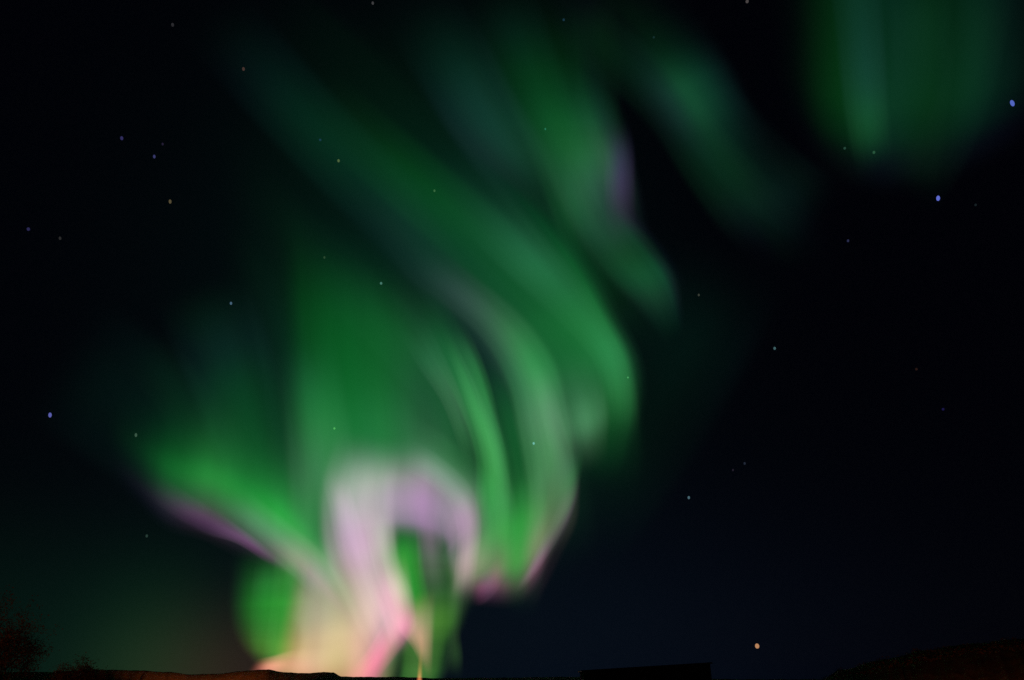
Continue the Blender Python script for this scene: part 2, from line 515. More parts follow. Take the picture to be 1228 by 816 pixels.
curtain('fold', a, [
    (471, 209, 541, 135, 0, (0.72, 0.74, 0.84)),
    (539, 271, 601, 211, 0.5, (0.62, 0.54, 0.81)),
    (605, 332, 659, 283, 0.85, (1.11, 0.92, 1.39)),
    (664, 386, 712, 349, 1, (0.46, 0.34, 0.45)),
    (705, 431, 752, 411, 1.3, (0.43, 0.41, 0.44)),
    (718, 474, 768, 476, 1.15, (0.58, 0.53, 0.46)),
    (718, 525, 772, 544, 0, (0.56, 0.59, 0.47))],
    [(0, 0, 0, 0), (0.12, 15, 44, 24), (0.22, 21, 60, 33), (0.34, 27, 76, 43), (0.5, 30, 86, 48), (0.66, 27, 76, 43), (0.78, 21, 60, 33), (0.88, 15, 44, 24), (1, 0, 0, 0)])
curtain('fold', a, [
    (464, 324, 503, 274, 0, (0.61, 0.6, 1)),
    (527, 367, 570, 327, 0.7, (0.92, 0.37, 0.99)),
    (575, 411, 629, 376, 0.95, (0.81, 0.73, 0.79)),
    (603, 462, 668, 427, 1.12, (0.59, 1.18, 0.75)),
    (615, 513, 685, 485, 1.25, (1.19, 1.12, 1.11)),
    (624, 561, 694, 542, 1.1, (1.35, 1.35, 1.15)),
    (630, 606, 694, 597, 0.95, (1.15, 0.76, 0.76)),
    (624, 653, 672, 651, 0.6, (1.51, 1.27, 0.94)),
    (614, 702, 647, 705, 0, (1.02, 1.05, 0.97))],
    [(0, 0, 0, 0), (0.12, 27, 51, 34), (0.22, 37, 69, 46), (0.34, 48, 89, 59), (0.5, 54, 100, 66), (0.66, 48, 89, 59), (0.78, 37, 69, 46), (0.88, 27, 51, 34), (1, 0, 0, 0)])
curtain('fold', a, [
    (631, 449, 702, 397, 0, (1.37, 1.44, 1.31)),
    (655, 489, 722, 446, 0.8, (1.28, 1.49, 1.35)),
    (670, 524, 733, 490, 1, (2.55, 2.98, 2.47)),
    (681, 553, 732, 529, 0.6, (1.98, 1.65, 1.58)),
    (688, 580, 730, 564, 0, (1.6, 1.54, 1.48))],
    [(0, 0, 0, 0), (0.12, 20, 34, 25), (0.22, 28, 46, 35), (0.34, 35, 59, 44), (0.5, 40, 66, 50), (0.66, 35, 59, 44), (0.78, 28, 46, 35), (0.88, 20, 34, 25), (1, 0, 0, 0)])
curtain('halo', a, [
    (791, 243, 968, 324, 0, (0.66, 0.74, 0.97)),
    (742, 350, 909, 435, 0.9, (0.48, 0.51, 0.7)),
    (693, 450, 849, 540, 1, (0.3, 0.32, 0.26)),
    (646, 543, 789, 629, 1, (0.28, 0.31, 0.23)),
    (607, 639, 728, 708, 0, (0.4, 0.38, 0.36))],
    [(0, 0, 0, 0), (0.12, 2, 14, 8), (0.22, 2, 19, 10), (0.34, 3, 25, 13), (0.5, 3, 28, 15), (0.66, 3, 25, 13), (0.78, 2, 19, 10), (0.88, 2, 14, 8), (1, 0, 0, 0)])
curtain('halo', a, [
    (182, 139, 468, -127, 0, (0.24, 0.35, 0.32)),
    (288, 255, 583, 21, 0.7, (0.13, 0.34, 0.24)),
    (371, 348, 687, 172, 0.95, (0.12, 0.36, 0.38)),
    (410, 419, 750, 338, 1.05, (0.11, 0.19, 0.26)),
    (423, 493, 760, 498, 1.2, (0.13, 0.2, 0.18)),
    (427, 590, 728, 640, 0.8, (0.16, 0.2, 0.15)),
    (437, 701, 674, 771, 0, (0.24, 0.22, 0.24))],
    [(0, 0, 0, 0), (0.12, 6, 23, 12), (0.22, 8, 32, 17), (0.34, 10, 41, 21), (0.5, 11, 46, 24), (0.66, 10, 41, 21), (0.78, 8, 32, 17), (0.88, 6, 23, 12), (1, 0, 0, 0)])

a = band('aurora_band', 'broad green aurora curtain above the pink arch', 430, 450)
curtain('ray', a, [
    (528, 393, 552, 375, 0, (0.93, 0.96, 0.99)),
    (550, 431, 574, 416, 1, (0.96, 1.27, 1.09)),
    (568, 471, 590, 460, 1, (1.15, 2.05, 1.29)),
    (580, 514, 601, 508, 1, (1.1, 1.18, 1.14)),
    (589, 562, 610, 558, 1, (1.05, 1.06, 1.09)),
    (594, 609, 618, 609, 0, (1.05, 1.05, 1.08))],
    [(0, 0, 0, 0), (0.12, 12, 30, 16), (0.22, 17, 42, 22), (0.34, 21, 53, 28), (0.5, 24, 60, 32), (0.66, 21, 53, 28), (0.78, 17, 42, 22), (0.88, 12, 30, 16), (1, 0, 0, 0)])
curtain('fold', a, [
    (456, 548, 493, 488, 0, (1.02, 0.99, 0.99)),
    (492, 571, 527, 512, 1, (1.06, 1.16, 1.02)),
    (524, 590, 563, 540, 1, (0.76, 1.22, 0.78)),
    (546, 613, 597, 576, 1, (0.84, 1.24, 0.89)),
    (564, 639, 624, 616, 0, (0.97, 1, 0.98))],
    [(0, 0, 0, 0), (0.12, 15, 30, 20), (0.22, 21, 42, 28), (0.34, 27, 53, 35), (0.5, 30, 60, 40), (0.66, 27, 53, 35), (0.78, 21, 42, 28), (0.88, 15, 30, 20), (1, 0, 0, 0)])
curtain('fold', a, [
    (239, 212, 304, 165, 0, (0.14, 0.13, 0.13)),
    (310, 294, 372, 242, 1, (0.09, 0.09, 0.07)),
    (386, 369, 445, 315, 1, (0.13, 0.14, 0.13)),
    (455, 438, 519, 388, 1, (0.41, 0.89, 0.62)),
    (509, 505, 581, 464, 1, (0.66, 0.61, 0.74)),
    (544, 575, 624, 545, 1, (0.55, 0.69, 0.54)),
    (566, 647, 649, 630, 1, (0.62, 0.64, 0.66)),
    (581, 723, 666, 714, 0, (0.7, 0.71, 0.71))],
    [(0, 0, 0, 0), (0.12, 6, 23, 12), (0.22, 8, 32, 17), (0.34, 11, 41, 21), (0.5, 12, 46, 24), (0.66, 11, 41, 21), (0.78, 8, 32, 17), (0.88, 6, 23, 12), (1, 0, 0, 0)])
curtain('fold', a, [
    (266, 266, 333, 245, 0, (0.25, 0.25, 0.26)),
    (289, 353, 357, 336, 1, (0.16, 0.12, 0.18)),
    (306, 438, 377, 427, 1, (0.27, 0.32, 0.48)),
    (317, 518, 389, 511, 1, (0.31, 0.47, 0.37)),
    (320, 593, 395, 585, 1, (0.88, 0.78, 0.82)),
    (326, 665, 402, 654, 1, (1.07, 0.97, 0.94)),
    (334, 733, 410, 717, 0, (1, 1, 0.95))],
    [(0, 0, 0, 0), (0.12, 6, 23, 12), (0.22, 8, 32, 17), (0.34, 11, 41, 21), (0.5, 12, 46, 24), (0.66, 11, 41, 21), (0.78, 8, 32, 17), (0.88, 6, 23, 12), (1, 0, 0, 0)])
curtain('fold', a, [
    (320, 314, 422, 254, 0, (0.29, 0.32, 0.33)),
    (353, 389, 460, 345, 1, (0.22, 0.39, 0.35)),
    (377, 464, 489, 440, 1, (0.34, 0.53, 0.46)),
    (390, 541, 505, 535, 1, (1.02, 0.67, 1.24)),
    (395, 616, 514, 626, 0, (0.87, 0.84, 0.93))],
    [(0, 0, 0, 0), (0.12, 6, 23, 12), (0.22, 8, 32, 17), (0.34, 11, 41, 21), (0.5, 12, 46, 24), (0.66, 11, 41, 21), (0.78, 8, 32, 17), (0.88, 6, 23, 12), (1, 0, 0, 0)])
curtain('ray', a, [
    (524, 392, 534, 384, 0, (0.7, 0.71, 0.72)),
    (543, 442, 559, 434, 1, (0.68, 0.65, 0.68)),
    (559, 493, 583, 484, 1, (0.85, 0.71, 0.77)),
    (574, 545, 603, 537, 1, (1.13, 0.81, 0.99)),
    (587, 600, 619, 594, 1, (1.03, 0.72, 0.96)),
    (599, 657, 631, 653, 0, (0.9, 0.85, 0.9))],
    [(0, 0, 0, 0), (0.12, 15, 36, 18), (0.22, 21, 48, 25), (0.34, 27, 62, 32), (0.5, 30, 70, 36), (0.66, 27, 62, 32), (0.78, 21, 48, 25), (0.88, 15, 36, 18), (1, 0, 0, 0)])
curtain('ray', a, [
    (470, 391, 507, 368, 0, (1.46, 1.69, 1.75)),
    (498, 439, 532, 420, 1, (1.52, 1.73, 2.18)),
    (528, 484, 554, 471, 1, (3.64, 2.35, 3.37)),
    (547, 532, 571, 523, 1, (1.65, 1.41, 1.47)),
    (564, 584, 587, 579, 0, (1.15, 1.12, 1.11))],
    [(0, 0, 0, 0), (0.12, 10, 23, 13), (0.22, 14, 32, 18), (0.34, 18, 41, 23), (0.5, 20, 46, 26), (0.66, 18, 41, 23), (0.78, 14, 32, 18), (0.88, 10, 23, 13), (1, 0, 0, 0)])
curtain('veil', a, [
    (286, 700, 245, 139, 0, (0.3, 0.35, 0.36)),
    (319, 698, 285, 174, 0.35, (0.17, 0.22, 0.26)),
    (351, 698, 326, 206, 0.7, (0.11, 0.15, 0.14)),
    (381, 697, 364, 235, 1, (0.29, 0.58, 0.33)),
    (421, 695, 407, 257, 1, (0.33, 0.83, 0.47)),
    (468, 695, 452, 274, 1, (0.71, 0.91, 0.65)),
    (516, 694, 494, 291, 0.95, (1.47, 0.74, 0.99)),
    (567, 696, 532, 309, 0.75, (0.99, 0.72, 0.74)),
    (621, 697, 574, 329, 0, (0.74, 0.75, 0.61))],
    [(0, 0, 0, 0), (0.08, 22, 80, 36), (0.22, 40, 112, 56), (0.4, 34, 112, 58), (0.55, 20, 94, 44), (0.7, 12, 76, 31), (0.82, 7, 48, 20), (0.92, 2, 16, 8), (1, 0, 0, 0)])
curtain('fold', a, [
    (459, 348, 514, 319, 0, (0.62, 0.77, 0.99)),
    (511, 425, 566, 408, 0.65, (0.58, 0.92, 1.04)),
    (547, 490, 595, 489, 1, (1.14, 1.28, 1.2)),
    (566, 547, 614, 556, 1.1, (0.86, 1.01, 0.77)),
    (566, 609, 615, 621, 0.9, (0.81, 1.24, 0.75)),
    (572, 679, 614, 690, 0, (0.85, 0.96, 0.86))],
    [(0, 0, 0, 0), (0.12, 23, 60, 31), (0.22, 32, 82, 43), (0.34, 41, 105, 55), (0.5, 46, 118, 62), (0.66, 41, 105, 55), (0.78, 32, 82, 43), (0.88, 23, 60, 31), (1, 0, 0, 0)])
curtain('fold', a, [
    (321, 410, 402, 388, 0, (1.59, 2.41, 2.87)),
    (334, 492, 419, 474, 0.8, (1.1, 1.92, 1.44)),
    (340, 577, 432, 563, 1, (2.43, 1.57, 1.84)),
    (343, 662, 439, 653, 0, (4.84, 3.23, 3.09))],
    [(0, 0, 0, 0), (0.12, 15, 34, 22), (0.22, 21, 46, 30), (0.34, 27, 59, 39), (0.5, 30, 66, 44), (0.66, 27, 59, 39), (0.78, 21, 46, 30), (0.88, 15, 34, 22), (1, 0, 0, 0)])

a = band('aurora_band', 'green aurora wing on the left with a purple lower fringe', 250, 600)
curtain('fold', a, [
    (174, 355, 292, 310, 0, (0.91, 1.2, 1.16)),
    (208, 436, 325, 394, 1, (0.56, 0.55, 1.08)),
    (238, 510, 347, 474, 1, (0.44, 1.39, 0.89)),
    (266, 576, 365, 543, 1, (0.55, 1.06, 0.77)),
    (293, 639, 384, 606, 1, (0.9, 0.97, 0.95)),
    (319, 701, 405, 667, 0, (0.93, 0.92, 0.92))],
    [(0, 0, 0, 0), (0.12, 6, 23, 12), (0.22, 8, 32, 17), (0.34, 11, 41, 21), (0.5, 12, 46, 24), (0.66, 11, 41, 21), (0.78, 8, 32, 17), (0.88, 6, 23, 12), (1, 0, 0, 0)])
curtain('fold', a, [
    (130, 421, 190, 374, 0, (0.26, 0.27, 0.28)),
    (173, 479, 233, 432, 1, (0.17, 0.22, 0.19)),
    (213, 537, 273, 489, 1, (0.18, 0.26, 0.22)),
    (252, 592, 312, 542, 1, (0.3, 0.31, 0.32)),
    (291, 645, 351, 594, 1, (0.45, 0.44, 0.47)),
    (331, 695, 392, 645, 0, (0.54, 0.53, 0.53))],
    [(0, 0, 0, 0), (0.12, 6, 23, 12), (0.22, 8, 32, 17), (0.34, 11, 41, 21), (0.5, 12, 46, 24), (0.66, 11, 41, 21), (0.78, 8, 32, 17), (0.88, 6, 23, 12), (1, 0, 0, 0)])
curtain('halo', a, [
    (9, 497, 111, 340, 0, (0.74, 0.97, 0.98)),
    (78, 545, 184, 390, 1, (0.44, 0.55, 0.57)),
    (145, 592, 250, 440, 1, (0.38, 0.45, 0.44)),
    (210, 636, 313, 485, 0, (0.5, 0.54, 0.53))],
    [(0, 0, 0, 0), (0.12, 2, 10, 7), (0.22, 2, 14, 10), (0.34, 3, 18, 12), (0.5, 3, 20, 14), (0.66, 3, 18, 12), (0.78, 2, 14, 10), (0.88, 2, 10, 7), (1, 0, 0, 0)])
curtain('fringe', a, [
    (161, 586, 180, 559, 0, (1.28, 1.43, 1.32)),
    (202, 618, 225, 588, 0.7, (1.28, 1.64, 1.4)),
    (243, 641, 265, 614, 1, (0.86, 1.5, 1.05)),
    (282, 653, 300, 639, 1, (2.26, 3.77, 2.29)),
    (316, 674, 331, 664, 0.6, (3.02, 2.85, 2.83)),
    (347, 693, 359, 688, 0, (2.21, 2.11, 2.14))],
    [(0, 0, 0, 0), (0.12, 30, 13, 30), (0.22, 42, 18, 42), (0.34, 53, 23, 53), (0.5, 60, 26, 60), (0.66, 53, 23, 53), (0.78, 42, 18, 42), (0.88, 30, 13, 30), (1, 0, 0, 0)])
curtain('veil', a, [
    (117, 566, 136, 397, 0, (0.5, 0.55, 0.66)),
    (157, 603, 178, 411, 0.45, (0.35, 0.43, 0.56)),
    (197, 637, 222, 419, 0.8, (0.57, 0.84, 0.74)),
    (245, 651, 272, 426, 1, (1.19, 1.09, 0.99)),
    (286, 671, 318, 450, 1.08, (0.59, 0.85, 0.58)),
    (328, 686, 360, 496, 1.1, (0.98, 1.17, 0.76)),
    (368, 708, 396, 556, 1.1, (2.01, 0.74, 1.14)),
    (403, 739, 423, 628, 0.85, (1.01, 0.55, 0.84)),
    (436, 777, 447, 701, 0, (0.96, 0.87, 0.9))],
    [(0, 0, 0, 0), (0.07, 32, 20, 36), (0.14, 62, 54, 64), (0.23, 46, 96, 58), (0.34, 34, 126, 54), (0.48, 20, 88, 38), (0.65, 8, 46, 22), (0.82, 2, 16, 10), (1, 0, 0, 0)])
curtain('fold', a, [
    (234, 594, 288, 572, 0, (1.09, 0.97, 1.09)),
    (267, 627, 322, 603, 0.8, (1.23, 0.69, 1.16)),
    (300, 657, 355, 629, 1, (1.38, 0.7, 1.21)),
    (333, 682, 385, 655, 1, (2.81, 0.9, 1.72)),
    (362, 707, 407, 685, 0.9, (1.26, 0.57, 1.22)),
    (389, 736, 431, 718, 0, (0.7, 0.65, 0.79))],
    [(0, 0, 0, 0), (0.12, 32, 60, 38), (0.22, 44, 82, 51), (0.34, 57, 105, 66), (0.5, 64, 118, 74), (0.66, 57, 105, 66), (0.78, 44, 82, 51), (0.88, 32, 60, 38), (1, 0, 0, 0)])

a = band('aurora_band', 'short bright green aurora curtain standing on the ridge, left of the pink glow', 330, 740)
curtain('ray', a, [
    (327, 638, 377, 641, 0, (1.07, 1.09, 1.01)),
    (325, 677, 374, 682, 1, (1.05, 1.34, 0.85)),
    (322, 715, 367, 722, 1, (0.87, 0.89, 0.75)),
    (318, 751, 359, 758, 1, (1.04, 0.86, 0.87)),
    (313, 785, 353, 791, 1, (1.05, 0.9, 0.82)),
    (308, 815, 347, 822, 0, (0.97, 0.94, 0.9))],
    [(0, 0, 0, 0), (0.12, 15, 43, 18), (0.22, 21, 58, 25), (0.34, 27, 74, 32), (0.5, 30, 84, 36), (0.66, 27, 74, 32), (0.78, 21, 58, 25), (0.88, 15, 43, 18), (1, 0, 0, 0)])
curtain('ray', a, [
    (307, 658, 345, 657, 0, (1.11, 0.91, 1.04)),
    (301, 695, 340, 693, 1, (1.34, 1.15, 1.2)),
    (298, 732, 336, 729, 1, (0.9, 0.81, 0.83)),
    (298, 769, 335, 765, 1, (0.84, 0.82, 0.78)),
    (300, 805, 337, 797, 0, (0.9, 0.85, 0.85))],
    [(0, 0, 0, 0), (0.12, 8, 30, 12), (0.22, 11, 42, 17), (0.34, 14, 53, 21), (0.5, 16, 60, 24), (0.66, 14, 53, 21), (0.78, 11, 42, 17), (0.88, 8, 30, 12), (1, 0, 0, 0)])
curtain('veil', a, [
    (271, 651, 354, 642, 0, (0.7, 0.59, 0.71)),
    (272, 689, 374, 679, 0.6, (0.71, 0.8, 0.69)),
    (271, 723, 383, 717, 0.9, (0.6, 1.05, 0.52)),
    (274, 752, 384, 752, 1, (0.85, 0.77, 0.39)),
    (284, 775, 382, 782, 1, (2.24, 0.85, 0.44)),
    (299, 794, 378, 803, 1, (1.86, 0.49, 0.42)),
    (313, 813, 375, 821, 1, (1.06, 0.66, 0.63))],
    [(0, 0, 0, 0), (0.1, 14, 44, 22), (0.28, 34, 108, 42), (0.55, 46, 136, 50), (0.8, 52, 100, 48), (0.93, 20, 40, 18), (1, 0, 0, 0)])
curtain('fringe', a, [
    (290, 812, 305, 789, 0, (1.56, 1.17, 0.97)),
    (315, 817, 329, 784, 0.9, (1.38, 1.25, 1.47)),
    (344, 821, 355, 776, 1, (0.4, 0.4, 0.63)),
    (378, 826, 386, 773, 0.7, (0.39, 0.6, 0.71)),
    (413, 830, 419, 774, 0, (0.58, 0.69, 0.73))],
    [(0, 0, 0, 0), (0.12, 109, 66, 56), (0.22, 148, 90, 76), (0.34, 190, 115, 98), (0.5, 214, 130, 110), (0.66, 190, 115, 98), (0.78, 148, 90, 76), (0.88, 109, 66, 56), (1, 0, 0, 0)])

a = band('aurora_band', 'brightest pink and white aurora swirl, an arch over the ridge', 440, 700)
curtain('fold', a, [
    (429, 605, 471, 596, 0, (1.29, 1.38, 1.36)),
    (436, 644, 476, 632, 1, (1.36, 1.62, 1.52)),
    (444, 681, 481, 667, 1, (1.6, 1.45, 1.49)),
    (457, 717, 494, 700, 1, (1.35, 1.31, 1.39)),
    (472, 750, 509, 731, 0, (1.2, 1.21, 1.21))],
    [(0, 0, 0, 0), (0.12, 46, 46, 41), (0.22, 62, 62, 55), (0.34, 80, 80, 71), (0.5, 90, 90, 80), (0.66, 80, 80, 71), (0.78, 62, 62, 55), (0.88, 46, 46, 41), (1, 0, 0, 0)])
curtain('glow', a, [
    (324, 666, 395, 631, 0, (0.39, 0.43, 0.42)),
    (342, 710, 416, 681, 1, (0.24, 0.35, 0.38)),
    (353, 754, 434, 734, 1, (0.32, 0.37, 0.43)),
    (356, 797, 444, 789, 1, (0.53, 0.55, 0.54)),
    (359, 838, 447, 842, 0, (0.61, 0.64, 0.62))],
    [(0, 0, 0, 0), (0.12, 51, 47, 34), (0.22, 69, 64, 46), (0.34, 89, 82, 59), (0.5, 100, 92, 66), (0.66, 89, 82, 59), (0.78, 69, 64, 46), (0.88, 51, 47, 34), (1, 0, 0, 0)])
curtain('fold', a, [
    (467, 559, 488, 520, 0, (1.32, 1.36, 1.22)),
    (503, 577, 529, 545, 1, (0.84, 1.36, 0.94)),
    (532, 602, 565, 579, 1, (0.75, 0.95, 0.93)),
    (545, 636, 580, 624, 1, (2.24, 1.21, 2.07)),
    (543, 680, 575, 677, 1, (2.53, 1.76, 1.8)),
    (538, 725, 568, 730, 0, (1.71, 1.66, 1.4))],
    [(0, 0, 0, 0), (0.12, 41, 37, 41), (0.22, 55, 50, 55), (0.34, 71, 64, 71), (0.5, 80, 72, 80), (0.66, 71, 64, 71), (0.78, 55, 50, 55), (0.88, 41, 37, 41), (1, 0, 0, 0)])
curtain('fold', a, [
    (379, 560, 414, 550, 0, (1.49, 1.31, 1.33)),
    (391, 607, 426, 594, 1, (1.58, 1.21, 1.42)),
    (401, 659, 441, 642, 1, (0.84, 0.68, 1.08)),
    (420, 708, 461, 689, 1, (0.44, 0.49, 0.46)),
    (439, 754, 482, 737, 1, (0.63, 0.54, 0.48)),
    (456, 798, 501, 785, 0, (0.67, 0.64, 0.61))],
    [(0, 0, 0, 0), (0.12, 46, 39, 46), (0.22, 62, 53, 62), (0.34, 80, 67, 80), (0.5, 90, 76, 90), (0.66, 80, 67, 80), (0.78, 62, 53, 62), (0.88, 46, 39, 46), (1, 0, 0, 0)])
curtain('glow', a, [
    (317, 818, 351, 669, 0, (1.57, 0.64, 0.44)),
    (352, 820, 372, 645, 0.8, (0.95, 0.71, 0.73)),
    (379, 822, 395, 625, 1, (0.59, 0.5, 0.48)),
    (406, 820, 421, 618, 1.02, (0.49, 0.37, 0.31)),
    (429, 817, 453, 627, 1, (0.78, 0.52, 0.8)),
    (453, 816, 484, 650, 0.75, (0.85, 0.74, 1.19)),
    (481, 816, 515, 680, 0, (0.6, 3.15, 1.12))],
    [(0, 225, 175, 130), (0.2, 216, 184, 142), (0.4, 180, 174, 138), (0.6, 150, 152, 128), (0.8, 76, 96, 74), (0.92, 22, 36, 24), (1, 0, 0, 0)])
curtain('fold', a, [
    (405, 502, 494, 527, 0, (0.38, 0.57, 0.59)),
    (383, 562, 484, 568, 0.8, (0.71, 0.89, 0.75)),
    (376, 620, 481, 602, 1, (0.95, 0.9, 0.92)),
    (383, 675, 483, 631, 0.98, (1.33, 1.02, 1.15)),
    (405, 722, 484, 667, 0.95, (0.95, 1.09, 0.7)),
    (428, 767, 497, 715, 0.85, (1.08, 1.15, 0.64)),
    (454, 813, 512, 769, 0, (0.94, 1.24, 0.81))],
    [(0, 0, 0, 0), (0.12, 90, 76, 89), (0.22, 123, 104, 122), (0.34, 158, 133, 156), (0.5, 178, 150, 176), (0.66, 158, 133, 156), (0.78, 123, 104, 122), (0.88, 90, 76, 89), (1, 0, 0, 0)])
curtain('arch', a, [
    (415, 655, 368, 563, 0, (1.17, 1.08, 1.07)),
    (444, 650, 411, 540, 0.5, (1.05, 0.98, 0.83)),
    (473, 648, 457, 523, 0.88, (1.23, 0.82, 1.17)),
    (499, 651, 506, 522, 0.95, (1.35, 0.75, 1.35)),
    (518, 655, 551, 541, 0.95, (1, 0.75, 1)),
    (528, 663, 586, 573, 0.95, (1.12, 0.89, 1.04)),
    (528, 678, 601, 618, 0.95, (0.62, 0.72, 0.54)),
    (535, 698, 603, 664, 0.85, (0.95, 1.15, 0.66)),
    (533, 724, 585, 705, 0.5, (0.32, 0.63, 0.23)),
    (530, 758, 563, 749, 0, (0.45, 0.51, 0.36))],
    [(0, 0, 0, 0), (0.08, 50, 44, 52), (0.2, 128, 104, 132), (0.38, 152, 128, 154), (0.55, 138, 130, 136), (0.72, 84, 92, 84), (0.88, 26, 40, 30), (1, 0, 0, 0)])
curtain('fringe', a, [
    (432, 685, 489, 645, 0, (2.45, 2.25, 2.53)),
    (449, 726, 496, 692, 0.8, (1.92, 2.11, 2.68)),
    (461, 761, 502, 738, 1, (1.88, 2.5, 2.96)),
    (472, 795, 501, 781, 0, (1.49, 2.14, 2.24))],
    [(0, 0, 0, 0), (0.12, 69, 30, 43), (0.22, 94, 42, 58), (0.34, 121, 53, 74), (0.5, 136, 60, 84), (0.66, 121, 53, 74), (0.78, 94, 42, 58), (0.88, 69, 30, 43), (1, 0, 0, 0)])
curtain('fringe', a, [
    (476, 719, 517, 734, 0, (1.53, 1.54, 1.75)),
    (455, 749, 491, 770, 0.9, (1.43, 1.66, 2.16)),
    (439, 777, 466, 803, 1, (1.43, 0.99, 1.74)),
    (421, 798, 441, 834, 0.8, (0.89, 0.82, 1.16)),
    (396, 817, 413, 862, 0, (0.94, 0.93, 1.04))],
    [(0, 0, 0, 0), (0.12, 76, 34, 41), (0.22, 104, 46, 55), (0.34, 133, 59, 71), (0.5, 150, 66, 80), (0.66, 133, 59, 71), (0.78, 104, 46, 55), (0.88, 76, 34, 41), (1, 0, 0, 0)])
curtain('glow', a, [
    (314, 716, 382, 604, 0, (0.36, 0.56, 0.4)),
    (335, 740, 418, 647, 0.8, (0.24, 0.45, 0.34)),
    (350, 758, 449, 696, 1, (0.97, 1.06, 1.17)),
    (352, 773, 466, 755, 1, (1.78, 1.66, 1.54)),
    (343, 791, 458, 815, 0.8, (1.28, 1.59, 1.2)),
    (332, 815, 444, 870, 0, (1.27, 1.35, 1.18))],
    [(0, 0, 0, 0), (0.12, 61, 61, 49), (0.22, 83, 83, 66), (0.34, 106, 106, 85), (0.5, 120, 120, 96), (0.66, 106, 106, 85), (0.78, 83, 83, 66), (0.88, 61, 61, 49), (1, 0, 0, 0)])

a = band('aurora_band', 'narrow dull green aurora curtain standing between the pink swirl and the dark sky', 515, 760)
curtain('ray', a, [
    (525, 656, 560, 644, 0, (0.71, 0.72, 0.71)),
    (532, 691, 562, 685, 1, (0.65, 0.69, 0.62)),
    (534, 723, 558, 723, 1, (0.44, 0.49, 0.4)),
    (535, 753, 554, 758, 1, (0.45, 0.48, 0.35)),
    (534, 784, 557, 790, 1, (0.65, 0.88, 0.57)),
    (526, 814, 556, 822, 0, (0.76, 0.83, 0.74))],
    [(0, 0, 0, 0), (0.12, 20, 30, 17), (0.22, 28, 42, 24), (0.34, 35, 53, 30), (0.5, 40, 60, 34), (0.66, 35, 53, 30), (0.78, 28, 42, 24), (0.88, 20, 30, 17), (1, 0, 0, 0)])
curtain('veil', a, [
    (466, 629, 556, 629, 0, (0.82, 0.77, 0.77)),
    (479, 671, 566, 671, 0.7, (0.81, 0.82, 0.75)),
    (487, 709, 568, 708, 0.95, (0.58, 0.64, 0.51)),
    (484, 744, 562, 744, 1, (1.31, 1.17, 0.6)),
    (475, 774, 549, 775, 1, (1.1, 0.92, 0.6)),
    (473, 803, 541, 805, 1, (1.16, 0.98, 0.7)),
    (470, 828, 529, 831, 1, (1.08, 1, 0.86))],
    [(0, 0, 0, 0), (0.2, 48, 100, 44), (0.45, 62, 114, 56), (0.7, 46, 96, 42), (0.88, 14, 36, 18), (1, 0, 0, 0)])
curtain('fold', a, [
    (460, 727, 527, 696, 0, (2.29, 1.94, 1.84)),
    (472, 754, 524, 738, 1, (1.84, 1.26, 2.28)),
    (492, 777, 521, 782, 0.7, (3.67, 2.07, 3.5)),
    (507, 806, 519, 826, 0, (2.83, 2.39, 2.59))],
    [(0, 0, 0, 0), (0.12, 61, 51, 38), (0.22, 83, 69, 51), (0.34, 106, 89, 66), (0.5, 120, 100, 74), (0.66, 106, 89, 66), (0.78, 83, 69, 51), (0.88, 61, 51, 38), (1, 0, 0, 0)])
curtain('fold', a, [
    (449, 637, 501, 623, 0, (1.03, 1.18, 0.85)),
    (453, 670, 508, 653, 0.9, (0.89, 1.53, 0.62)),
    (460, 703, 513, 687, 1, (1.07, 1.8, 0.85)),
    (470, 734, 519, 720, 0.8, (1.16, 1.65, 0.92)),
    (480, 764, 525, 753, 0, (1.15, 1.21, 1.03))],
    [(0, 0, 0, 0), (0.12, 17, 56, 18), (0.22, 24, 76, 25), (0.34, 30, 98, 32), (0.5, 34, 110, 36), (0.66, 30, 98, 32), (0.78, 24, 76, 25), (0.88, 17, 56, 18), (1, 0, 0, 0)])
curtain('fold', a, [
    (493, 601, 524, 599, 0, (1.14, 0.81, 1.07)),
    (496, 642, 532, 640, 1, (1.33, 0.55, 1.22)),
    (499, 687, 538, 683, 0.8, (0.96, 0.72, 0.9)),
    (503, 731, 544, 726, 0, (1.06, 0.86, 1.05))],
    [(0, 0, 0, 0), (0.12, 41, 37, 41), (0.22, 55, 50, 55), (0.34, 71, 64, 71), (0.5, 80, 72, 80), (0.66, 71, 64, 71), (0.78, 55, 50, 55), (0.88, 41, 37, 41), (1, 0, 0, 0)])

